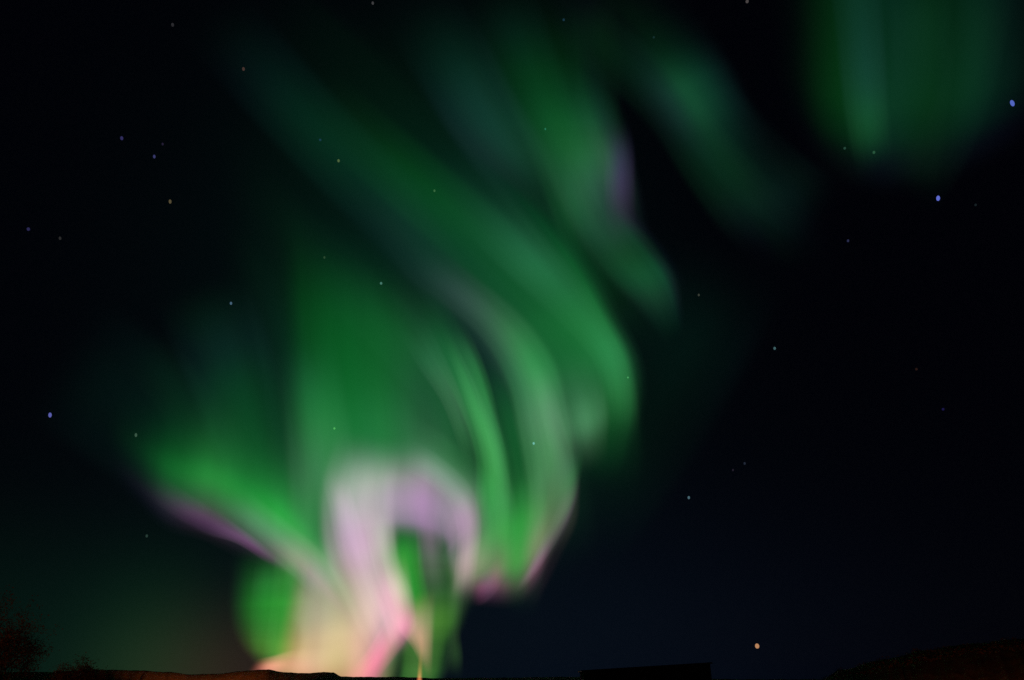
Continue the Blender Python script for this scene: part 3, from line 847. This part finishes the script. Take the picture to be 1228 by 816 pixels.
a = band('aurora_band', 'green aurora foot with a pink lower rim, right of the pink arch', 630, 660)
curtain('fold', a, [
    (662, 508, 696, 508, 0, (0.87, 0.89, 0.88)),
    (660, 557, 697, 569, 1, (0.79, 0.88, 0.95)),
    (651, 601, 695, 623, 1, (1.54, 0.99, 1.12)),
    (632, 640, 677, 666, 1, (0.65, 0.3, 0.46)),
    (612, 680, 658, 705, 1, (0.68, 0.29, 0.49)),
    (593, 721, 642, 743, 0, (0.65, 0.49, 0.55))],
    [(0, 0, 0, 0), (0.12, 20, 25, 20), (0.22, 28, 35, 28), (0.34, 35, 44, 35), (0.5, 40, 50, 40), (0.66, 35, 44, 35), (0.78, 28, 35, 28), (0.88, 20, 25, 20), (1, 0, 0, 0)])
curtain('fold', a, [
    (625, 524, 668, 518, 0, (0.98, 1.03, 0.95)),
    (622, 576, 662, 579, 1, (0.97, 1.02, 0.85)),
    (614, 624, 653, 636, 1, (0.94, 0.93, 0.89)),
    (600, 673, 640, 690, 1, (0.96, 1.05, 0.82)),
    (584, 722, 626, 742, 0, (0.98, 0.98, 0.92))],
    [(0, 0, 0, 0), (0.12, 6, 23, 12), (0.22, 8, 32, 17), (0.34, 11, 41, 21), (0.5, 12, 46, 24), (0.66, 11, 41, 21), (0.78, 8, 32, 17), (0.88, 6, 23, 12), (1, 0, 0, 0)])
curtain('fringe', a, [
    (561, 729, 557, 690, 0, (0.99, 0.99, 0.92)),
    (578, 728, 569, 686, 0.8, (1.17, 1.12, 1.01)),
    (593, 717, 580, 682, 1, (0.82, 1.29, 0.98)),
    (606, 696, 591, 672, 0.6, (1.89, 1.45, 1.44)),
    (619, 674, 601, 659, 0, (1.45, 1.34, 1.3))],
    [(0, 0, 0, 0), (0.12, 43, 22, 36), (0.22, 58, 30, 48), (0.34, 74, 39, 62), (0.5, 84, 44, 70), (0.66, 74, 39, 62), (0.78, 58, 30, 48), (0.88, 43, 22, 36), (1, 0, 0, 0)])
curtain('fringe', a, [
    (615, 719, 614, 704, 0, (0.89, 0.99, 0.95)),
    (637, 697, 630, 684, 0.9, (0.67, 0.77, 0.94)),
    (656, 671, 643, 658, 1, (0.56, 0.96, 1.02)),
    (675, 641, 656, 629, 0.8, (0.59, 1.09, 0.75)),
    (691, 609, 671, 597, 0.5, (0.67, 1.03, 0.8)),
    (705, 575, 683, 566, 0, (0.97, 1, 0.99))],
    [(0, 0, 0, 0), (0.12, 46, 31, 38), (0.22, 62, 43, 51), (0.34, 80, 55, 66), (0.5, 90, 62, 74), (0.66, 80, 55, 66), (0.78, 62, 43, 51), (0.88, 46, 31, 38), (1, 0, 0, 0)])
curtain('fold', a, [
    (579, 546, 622, 542, 0, (0.48, 0.47, 0.52)),
    (585, 592, 631, 591, 0.8, (0.35, 0.33, 0.44)),
    (592, 638, 638, 639, 1, (0.42, 0.4, 0.52)),
    (597, 679, 640, 683, 0.8, (0.52, 0.66, 0.5)),
    (603, 718, 637, 723, 0, (0.68, 0.76, 0.66))],
    [(0, 0, 0, 0), (0.12, 18, 53, 22), (0.22, 25, 72, 30), (0.34, 32, 92, 39), (0.5, 36, 104, 44), (0.66, 32, 92, 39), (0.78, 25, 72, 30), (0.88, 18, 53, 22), (1, 0, 0, 0)])
curtain('veil', a, [
    (528, 725, 546, 639, 0, (0.92, 0.88, 0.84)),
    (559, 726, 572, 603, 0.7, (0.86, 0.77, 0.81)),
    (589, 730, 595, 571, 1, (1.5, 1.29, 1.29)),
    (622, 729, 621, 553, 1, (0.49, 1.17, 0.38)),
    (644, 707, 645, 540, 1, (1.57, 1.06, 1.17)),
    (663, 671, 668, 532, 0.85, (0.55, 0.55, 0.54)),
    (684, 630, 690, 526, 0.55, (1.08, 1.57, 1.61)),
    (697, 585, 708, 518, 0, (0.92, 1.43, 1.36))],
    [(0, 0, 0, 0), (0.08, 36, 22, 34), (0.18, 84, 64, 72), (0.32, 84, 108, 74), (0.52, 56, 112, 58), (0.75, 30, 68, 38), (1, 0, 0, 0)])

# ------------------------------------------------------------------ the land along the bottom edge
def at(x, y, dist):
    """a point dist metres in front of the camera (along the ground) seen at photo pixel (x, y)"""
    d = ray(x, y)
    return EYE + d * (dist / math.hypot(d.x, d.y))


def prof(pts, x):
    for (x0, y0), (x1, y1) in zip(pts, pts[1:]):
        if x0 <= x <= x1:
            t = (x - x0) / (x1 - x0); t = t * t * (3 - 2 * t)
            return y0 + (y1 - y0) * t
    return pts[0][1] if x < pts[0][0] else pts[-1][1]


M_soil = matte('frozen_soil', (0.045, 0.035, 0.025), (0.11, 0.08, 0.055), 0.15)
M_heath = matte('dry_heath', (0.05, 0.032, 0.02), (0.13, 0.08, 0.045), 0.35)
M_bark = matte('bark', (0.05, 0.035, 0.025), (0.11, 0.08, 0.06), 3.0)
M_leaf = matte('withered_leaves', (0.06, 0.035, 0.015), (0.12, 0.07, 0.03), 2.0)
M_wall = matte('tarred_boards', (0.03, 0.025, 0.02), (0.06, 0.045, 0.035), 1.5)
M_roof = matte('sheet_roof', (0.03, 0.035, 0.03), (0.05, 0.06, 0.05), 0.8, 0.7)
M_steel = matte('lamp_steel', (0.10, 0.10, 0.10), (0.16, 0.16, 0.15), 4.0, 0.6)

bm = bmesh.new()
rings = [0.0, 4, 10, 25, 60, 120, 200, 260, 300, 360, 500, 900, 2000, 6000, 20000]
prev = None
for r in rings:
    cur = []
    for k in range(72):
        an = 2 * math.pi * k / 72
        z = 0.0 if r < 5 else math.sin(3.1 * an + r * 0.13) * min(0.25, r * 0.002)
        cur.append(bm.verts.new((r * math.cos(an), r * math.sin(an), z)) if r > 0 else None)
    if prev and prev[0] is not None:
        for k in range(72):
            bm.faces.new((prev[k], cur[k], cur[(k + 1) % 72], prev[(k + 1) % 72]))
    elif r > 0:
        bm.faces.new(cur)
    prev = cur
tag(mesh_obj('ground', bm, M_soil, smooth=True), kind='structure')


def hill(name, pts, dist, x0, x1, step, mat, rough, deep=70.0):
    """a ridge whose crest is seen along pts; rises in front of the crest and falls away behind it"""
    bm = bmesh.new(); rows = []
    x = x0
    rnd = random.Random(11)
    ph = [rnd.uniform(0, 6.28) for _ in range(6)]
    cs = [(-deep, 0.0), (-deep * .62, .3), (-deep * .3, .68), (-deep * .1, .93), (0, 1.0), (deep * .15, .93), (deep * .6, .5), (deep * 1.5, 0.0)]
    while x <= x1:
        y = prof(pts, x)
        y += rough * (math.sin(x * .19 + ph[0]) * .5 + math.sin(x * .47 + ph[1]) * .35 + math.sin(x * 1.13 + ph[2]) * .25)
        p = at(x, y, dist)
        h = max(0.3, p.z)
        out = Vector((p.x, p.y, 0)).normalized()
        rows.append([bm.verts.new((p.x + out.x * q, p.y + out.y * q, h * f - (0.2 if f == 0 else 0) + (rnd.uniform(-.04, .04) * h if 0 < f < 1 else 0))) for q, f in cs])
        x += step
    for a_, b_ in zip(rows, rows[1:]):
        for j in range(len(cs) - 1):
            bm.faces.new((a_[j], b_[j], b_[j + 1], a_[j + 1]))
    return tag(mesh_obj(name, bm, mat, smooth=True), kind='structure')


RIDGE = [(-500, 808), (-100, 807), (0, 806), (60, 806), (110, 803), (160, 804), (200, 806), (230, 809), (262, 808), (295, 804.5), (322, 803),
         (340, 806.5), (372, 807.5), (388, 806), (399, 806.5), (409, 811.5), (440, 812), (480, 812), (520, 813.5), (600, 813), (680, 812), (760, 812), (900, 815), (1700, 816)]
hill('hill', RIDGE, 360, -500, 1700, 3, M_heath, 0.35)
RIGHT_HILL = [(930, 824), (985, 815), (1010, 803), (1060, 791), (1110, 780), (1160, 772.5), (1228, 766), (1330, 756), (1450, 752), (1800, 760)]
hill('hill', RIGHT_HILL, 210, 930, 1800, 3, M_heath, 0.9, 45)

# rough scrub on the right hill: many twiggy clumps, one mass
rnd = random.Random(5)
bm = bmesh.new()
for i in range(420):
    x = rnd.uniform(965, 1320); y = prof(RIGHT_HILL, x) + rnd.uniform(-.5, 14)
    c = at(x, y, 210 - max(0, y - prof(RIGHT_HILL, x)) * 1.2 + rnd.uniform(-2, 2))
    s = rnd.uniform(.25, .8)
    for k in range(9):
        q = c + Vector((rnd.gauss(0, s * .6), rnd.gauss(0, s * .6), rnd.uniform(-.2, 1) * s))
        u = Vector((rnd.gauss(0, 1), rnd.gauss(0, 1), rnd.gauss(0, 1))).normalized() * s * .35
        v = Vector((rnd.gauss(0, 1), rnd.gauss(0, 1), rnd.gauss(0, 1))).normalized() * s * .2
        bm.faces.new([bm.verts.new(q - u), bm.verts.new(q + v), bm.verts.new(q + u * 1.1), bm.verts.new(q - v)])
tag(mesh_obj('scrub', bm, M_leaf), 'dark rusty scrub covering the slope of the right hill', 'scrub', None, 'stuff')


# ------------------------------------------------------------------ long low building on the horizon
def prism(bm, quad_xz, y0, y1):
    """extrude a polygon given in (x, z) from y0 to y1"""
    A = [bm.verts.new((x, y0, z)) for x, z in quad_xz]; B = [bm.verts.new((x, y1, z)) for x, z in quad_xz]
    n = len(A)
    bm.faces.new(A[::-1]); bm.faces.new(B)
    for k in range(n):
        bm.faces.new((A[k], A[(k + 1) % n], B[(k + 1) % n], B[k]))


D = 190.0
l = at(698, 804, D); r = at(862, 793.5, D)
b = empty('low_building', Vector(((l.x + r.x) / 2, l.y, 0)))
tag(b, 'dark low building with a gently sloping roof on the horizon, left of the orange star', 'building')
y0 = l.y
bm = bmesh.new(); prism(bm, [(l.x + .5, -.3), (r.x - .5, -.3), (r.x - .5, r.z - .35), (l.x + .5, l.z - .35)], y0 + .5, y0 + 12)
mesh_obj('wall', bm, M_wall, b)
bm = bmesh.new(); prism(bm, [(l.x, l.z - .33), (r.x, r.z - .33), (r.x, r.z), (l.x, l.z)], y0, y0 + 12.6)
mesh_obj('roof', bm, M_roof, b)
bm = bmesh.new(); prism(bm, [(r.x - 3.2, -.3), (r.x - 2.1, -.3), (r.x - 2.1, 2.0), (r.x - 3.2, 2.0)], y0 + .44, y0 + .5)
mesh_obj('door', bm, M_wall, b)


# ------------------------------------------------------------------ bare tree and bush at the lower left
def tube(bm, p, q, r0, r1, n=5):
    d = (q - p).normalized()
    s = d.orthogonal().normalized(); t = d.cross(s)
    A = [bm.verts.new(p + (s * math.cos(2 * math.pi * k / n) + t * math.sin(2 * math.pi * k / n)) * r0) for k in range(n)]
    B = [bm.verts.new(q + (s * math.cos(2 * math.pi * k / n) + t * math.sin(2 * math.pi * k / n)) * r1) for k in range(n)]
    for k in range(n):
        bm.faces.new((A[k], A[(k + 1) % n], B[(k + 1) % n], B[k]))


def grow(wood, leaf, p, d, length, rad, depth, rnd, leafy):
    q = p
    for k in range(3):
        d = (d + Vector((rnd.gauss(0, .13), rnd.gauss(0, .13), rnd.gauss(.03, .08)))).normalized()
        q2 = q + d * (length / 3)
        tube(wood, q, q2, rad * (1 - .22 * k), rad * (1 - .22 * (k + 1)), 6 if depth > 2 else 4)
        q = q2
        if depth > 0 and (k > 0 or depth < 3):
            for _ in range(2):
                ax = Vector((rnd.gauss(0, 1), rnd.gauss(0, 1), rnd.gauss(0, .4))).normalized()
                nd = (d * .75 + ax * .75).normalized()
                grow(wood, leaf, q, nd, length * rnd.uniform(.5, .72), rad * .42, depth - 1, rnd, leafy)
    if depth <= 1:
        for _ in range(leafy):
            c = q + Vector((rnd.gauss(0, .22), rnd.gauss(0, .22), rnd.gauss(0, .2)))
            u = Vector((rnd.gauss(0, 1), rnd.gauss(0, 1), rnd.gauss(0, 1))).normalized() * rnd.uniform(.04, .09)
            v = u.cross(Vector((rnd.gauss(0, 1), rnd.gauss(0, 1), rnd.gauss(0, 1)))).normalized() * rnd.uniform(.025, .05)
            leaf.faces.new([leaf.verts.new(c - u), leaf.verts.new(c + v), leaf.verts.new(c + u), leaf.verts.new(c - v)])


def plant(name, label, cat, base, height, stems, depth, seed, leafy, trunk_part='trunk'):
    rnd = random.Random(seed)
    e = empty(name, base); tag(e, label, cat)
    w, lf = bmesh.new(), bmesh.new()
    for k in range(stems):
        an = 2 * math.pi * k / max(1, stems) + rnd.uniform(-.4, .4)
        lean = .26 if depth > 2 else .32
        d = Vector((math.cos(an) * lean, math.sin(an) * lean, 1)).normalized()
        grow(w, lf, base + Vector((math.cos(an), math.sin(an), 0)) * (.0 if stems == 1 else .15) - Vector((0, 0, .1)), d, height * .52, height * (.03 if stems == 1 else .018), depth, rnd, leafy)
    mesh_obj(trunk_part, w, M_bark, e)
    mesh_obj('crown', lf, M_leaf, e)


p = at(4, 822, 75); plant('bare_tree', 'dark rusty tree with thin branches at the lower left corner', 'tree', Vector((p.x, p.y, 0)), 6.1, 3, 3, 21, 12)
p = at(-48, 822, 70); plant('bare_tree', 'larger dark tree cut off by the left edge of the frame', 'tree', Vector((p.x, p.y, 0)), 7.6, 4, 3, 4, 14)
p = at(92, 822, 70); plant('bush', 'small round dark bush right of the tree at the lower left', 'bush', Vector((p.x, p.y, 0)), 3.6, 6, 2, 8, 26, 'stem')


# ------------------------------------------------------------------ sodium lamps and the light pillar over one of them
def emit(name, c, s):
    m = bpy.data.materials.new(name); m.use_nodes = True
    nt = m.node_tree; nt.nodes.clear()
    o_ = nt.nodes.new('ShaderNodeOutputMaterial'); e = nt.nodes.new('ShaderNodeEmission')
    e.inputs['Color'].default_value = (*c, 1); e.inputs['Strength'].default_value = s
    nt.links.new(e.outputs[0], o_.inputs['Surface'])
    m.cycles.emission_sampling = 'NONE'
    return m


M_sodium = emit('sodium_glow', (1.0, 0.36, 0.10), 1.2)


def street_lamp(label, foot, height, watts, aim=None, cone=60):
    e = empty('street_lamp', foot); tag(e, label, 'street lamp', 'sodium street lamps along the ridge')
    bm = bmesh.new()
    tube(bm, foot - Vector((0, 0, .2)), foot + Vector((0, 0, height)), .09, .05, 10)
    tube(bm, foot + Vector((0, 0, height)), foot + Vector((0, -.7, height + .12)), .045, .04, 8)
    mesh_obj('pole', bm, M_steel, e)
    c = foot + Vector((0, -.95, height + .1))
    bm = bmesh.new()
    bmesh.ops.create_cube(bm, size=1, matrix=Matrix.Translation(c + Vector((0, 0, .06))) @ Matrix.Diagonal((.3, .62, .14, 1)))
    bmesh.ops.bevel(bm, geom=bm.edges[:], offset=.04, segments=2, affect='EDGES')
    mesh_obj('lamp_head', bm, M_steel, e)
    bm = bmesh.new()
    bmesh.ops.create_uvsphere(bm, u_segments=16, v_segments=8, radius=1, matrix=Matrix.Translation(c - Vector((0, 0, .03))) @ Matrix.Diagonal((.13, .26, .09, 1)))
    mesh_obj('lens', bm, M_sodium, e, True)
    la = bpy.data.lights.new('sodium_light', 'SPOT' if aim is not None else 'POINT')
    la.energy = watts; la.color = (1.0, 0.24, 0.05); la.shadow_soft_size = .15
    lo = bpy.data.objects.new('sodium_light', la); lo.location = c - Vector((0, 0, .35))
    if aim is not None:
        la.spot_size = math.radians(cone); la.spot_blend = 1.0
        lo.rotation_euler = (aim - lo.location).to_track_quat('-Z', 'Y').to_euler()
    link(lo, e)


p = at(503, 822, 292); LAMP = Vector((p.x, p.y, 0))
street_lamp('lit orange street lamp under the thin light pillar at the bottom edge', LAMP, 3.3, 60)
p = at(255, 822, 262); street_lamp('orange street lamp below the reddish stretch of the ridge', Vector((p.x, p.y, 0)), 2.5, 800000, at(262, 806, 360), 62)
p = at(-70, 822, 52); street_lamp('unseen orange lamp added to light the dark trees, left of the frame', Vector((p.x, p.y, 0)), 4.0, 1300)  # lamp added out of view to give the trees their warm light
p = at(1160, 822, 150); street_lamp('unseen orange lamp added to redden the right hill, below the frame', Vector((p.x, p.y, 0)), 2.2, 9000, at(1150, 790, 205), 110)  # unseen lamp put in to throw reddish light on the slope

# light pillar: ice crystals over the lamp, a soft column of glowing air
bm = bmesh.new()
H = 30.0; RAD = 1.3
bmesh.ops.create_cone(bm, cap_ends=True, segments=28, radius1=RAD, radius2=RAD, depth=H, matrix=Matrix.Translation((0, 0, H / 2)))
m = bpy.data.materials.new('light_pillar_air'); m.use_nodes = True
nt = m.node_tree; nt.nodes.clear(); N = nt.nodes.new; K = nt.links.new
o_ = N('ShaderNodeOutputMaterial'); e_ = N('ShaderNodeEmission'); K(e_.outputs[0], o_.inputs['Volume'])
t_ = N('ShaderNodeTexCoord'); s_ = N('ShaderNodeSeparateXYZ'); K(t_.outputs['Object'], s_.inputs[0])


def nm(op, a, b=None, c=None):
    q = N('ShaderNodeMath'); q.operation = op
    for i, v in enumerate((a, b, c)):
        if v is None: continue
        if isinstance(v, (int, float)): q.inputs[i].default_value = v
        else: K(v, q.inputs[i])
    return q.outputs[0]


r2 = nm('ADD', nm('MULTIPLY', s_.outputs['X'], s_.outputs['X']), nm('MULTIPLY', s_.outputs['Y'], s_.outputs['Y']))
radial = nm('MAXIMUM', nm('SUBTRACT', 1.0, nm('DIVIDE', r2, RAD * RAD)), 0.0)
radial = nm('POWER', radial, 2.0)
fall = nm('ADD', nm('EXPONENT', nm('MULTIPLY', s_.outputs['Z'], -0.42)), nm('MULTIPLY', nm('EXPONENT', nm('MULTIPLY', s_.outputs['Z'], -0.13)), 0.16))
K(nm('MULTIPLY', nm('MULTIPLY', radial, fall), 0.55), e_.inputs['Strength'])
e_.inputs['Color'].default_value = (1.0, 0.33, 0.12, 1)
o = mesh_obj('light_pillar', bm, m)
o.location = LAMP + Vector((0, -.95, 3.0))
tag(o, 'thin orange pillar of light rising from the bottom edge over the street lamp', 'light pillar')

# ------------------------------------------------------------------ stars
STAR_D = 40000.0
STARS = [
    # x, y, rx, ry, tilt, colour, label
    (1214, 124, 1.7, 3.2, -18, (96, 118, 225), 'bright blue star by the right edge, under the corner aurora patch'),
    (1125, 238, 1.9, 2.9, 0, (110, 125, 240), 'bright blue star in the black sky below the corner aurora patch'),
    (60, 498, 1.6, 2.7, 0, (105, 110, 200), 'bright lavender star near the left edge, left of the green wing'),
    (908, 775, 2.5, 2.8, 0, (215, 155, 110), 'largest star, orange, low over the horizon at the right'),
    (929, 418, 1.7, 2.2, 0, (72, 110, 115), 'teal star alone right of the rounded end of the long band'),
    (826, 597, 1.7, 2.2, 0, (84, 118, 130), 'pale teal star in the dark sky right of the green foot'),
    (204, 242, 1.6, 2.6, 0, (98, 88, 62), 'tan star in the dark sky at the upper left'),
    (277, 364, 1.6, 2.1, 0, (80, 112, 138), 'bluish star beside the left border of the central curtain'),
    (457, 340, 1.9, 2.1, 0, (80, 132, 122), 'teal star in the upper part of the central curtain'),
    (406, 193, 1.7, 2.2, 0, (88, 108, 64), 'olive star near the start of the long sweeping band'),
    (521, 229, 1.6, 1.9, 0, (62, 100, 66), 'faint grey green star in the middle of the long band'),
    (389, 309, 1.4, 1.9, 0, (48, 72, 52), 'faint star just above the top of the central curtain'),
    (640, 532, 1.8, 2.1, 0, (110, 175, 180), 'light blue star on the pale fold of the long band'),
    (401, 514, 1.5, 1.7, 0, (82, 160, 84), 'light green star above the left shoulder of the pink arch'),
    (163, 522, 1.4, 2.4, 0, (66, 94, 78), 'faint grey star on the tip of the left green wing'),
    (893, 556, 1.5, 1.9, 0, (38, 46, 62), 'faint star above and right of the pale teal star'),
    (292, 83, 1.6, 2.2, 0, (78, 56, 50), 'reddish star at the faint upper left end of the long band'),
    (207, 30, 1.5, 2.0, 0, (48, 48, 52), 'faint grey star near the top edge, far left'),
    (146, 166, 1.6, 2.2, 0, (56, 52, 106), 'dim violet star at the upper left, above a close pair'),
    (185, 188, 1.4, 2.2, 0, (64, 66, 120), 'lower star of the close pair at the upper left'),
    (195, 173, 1.2, 1.6, 0, (40, 34, 58), 'upper, dimmer star of the close pair at the upper left'),
    (447, 4, 1.5, 1.9, 0, (72, 72, 74), 'grey star touching the top edge left of the centre'),
    (896, 2, 1.8, 1.9, 0, (86, 80, 80), 'grey star touching the top edge between the two right bands'),
    (654, 155, 1.3, 1.6, 0, (38, 110, 92), 'dim green star inside the band with the violet edge'),
    (676, 24, 1.6, 1.6, 0, (26, 54, 74), 'dim blue star close to the top edge above the violet edged band'),
    (1013, 178, 1.5, 1.6, 0, (40, 74, 62), 'left star of the faint pair at the foot of the corner patch'),
    (1048, 183, 1.5, 1.8, 0, (44, 88, 62), 'right star of the faint pair at the foot of the corner patch'),
    (1017, 289, 1.4, 1.8, 0, (48, 52, 88), 'dim violet star in the black sky below the short streak'),
    (838, 354, 1.5, 1.9, 0, (66, 70, 62), 'dim grey star right of the lobe under the violet edge'),
    (34, 275, 1.5, 1.8, 0, (48, 46, 92), 'dim blue star near the left edge, left star of two'),
    (72, 286, 1.3, 1.9, 0, (46, 46, 46), 'dim grey star near the left edge, right star of two'),
    (176, 643, 1.3, 1.8, 0, (46, 70, 62), 'dim star in the dark air below the purple fringe'),
    (879, 564, 1.3, 1.6, 0, (40, 34, 48), 'very faint star just left of another faint one, right of centre'),
    (1099, 443, 1.4, 1.5, 0, (44, 26, 22), 'very faint reddish star in the black sky at the right'),
    (1131, 491, 1.4, 1.5, 0, (28, 24, 74), 'very faint blue star in the black sky at the right'),
    (1170, 246, 1.2, 1.4, 0, (26, 36, 40), 'very faint star just right of the bright blue star'),
    (384, 168, 1.8, 1.6, 0, (24, 50, 76), 'very faint blue star above the olive star'),
    (784, 45, 1.4, 1.4, 0, (22, 44, 48), 'very faint star at the top of the short streak'),
    (753, 453, 1.4, 1.4, 0, (74, 150, 92), 'very faint star on the rounded end of the long band'),
]
for (x, y, rx, ry, tilt, c, label) in STARS:
    d = ray(x, y)
    k = STAR_D / FOC / d.dot(FWD)
    bm = bmesh.new()
    bmesh.ops.create_uvsphere(bm, u_segments=14, v_segments=8, radius=1.0)
    o = mesh_obj('star', bm, emit('starlight', L3([v * 0.85 for v in c]), 1.0), smooth=True)
    up = (UP - d * UP.dot(d)).normalized(); rt = d.cross(up).normalized()
    a_ = math.radians(tilt)
    u2 = up * math.cos(a_) + rt * math.sin(a_); r2v = rt * math.cos(a_) - up * math.sin(a_)
    B = Matrix((r2v * (rx * k * .74), d * (rx * k * .74), u2 * (ry * k * .74))).transposed().to_4x4()
    o.matrix_world = Matrix.Translation(EYE + d * STAR_D) @ B
    tag(o, label, 'star', 'stars in the night sky')
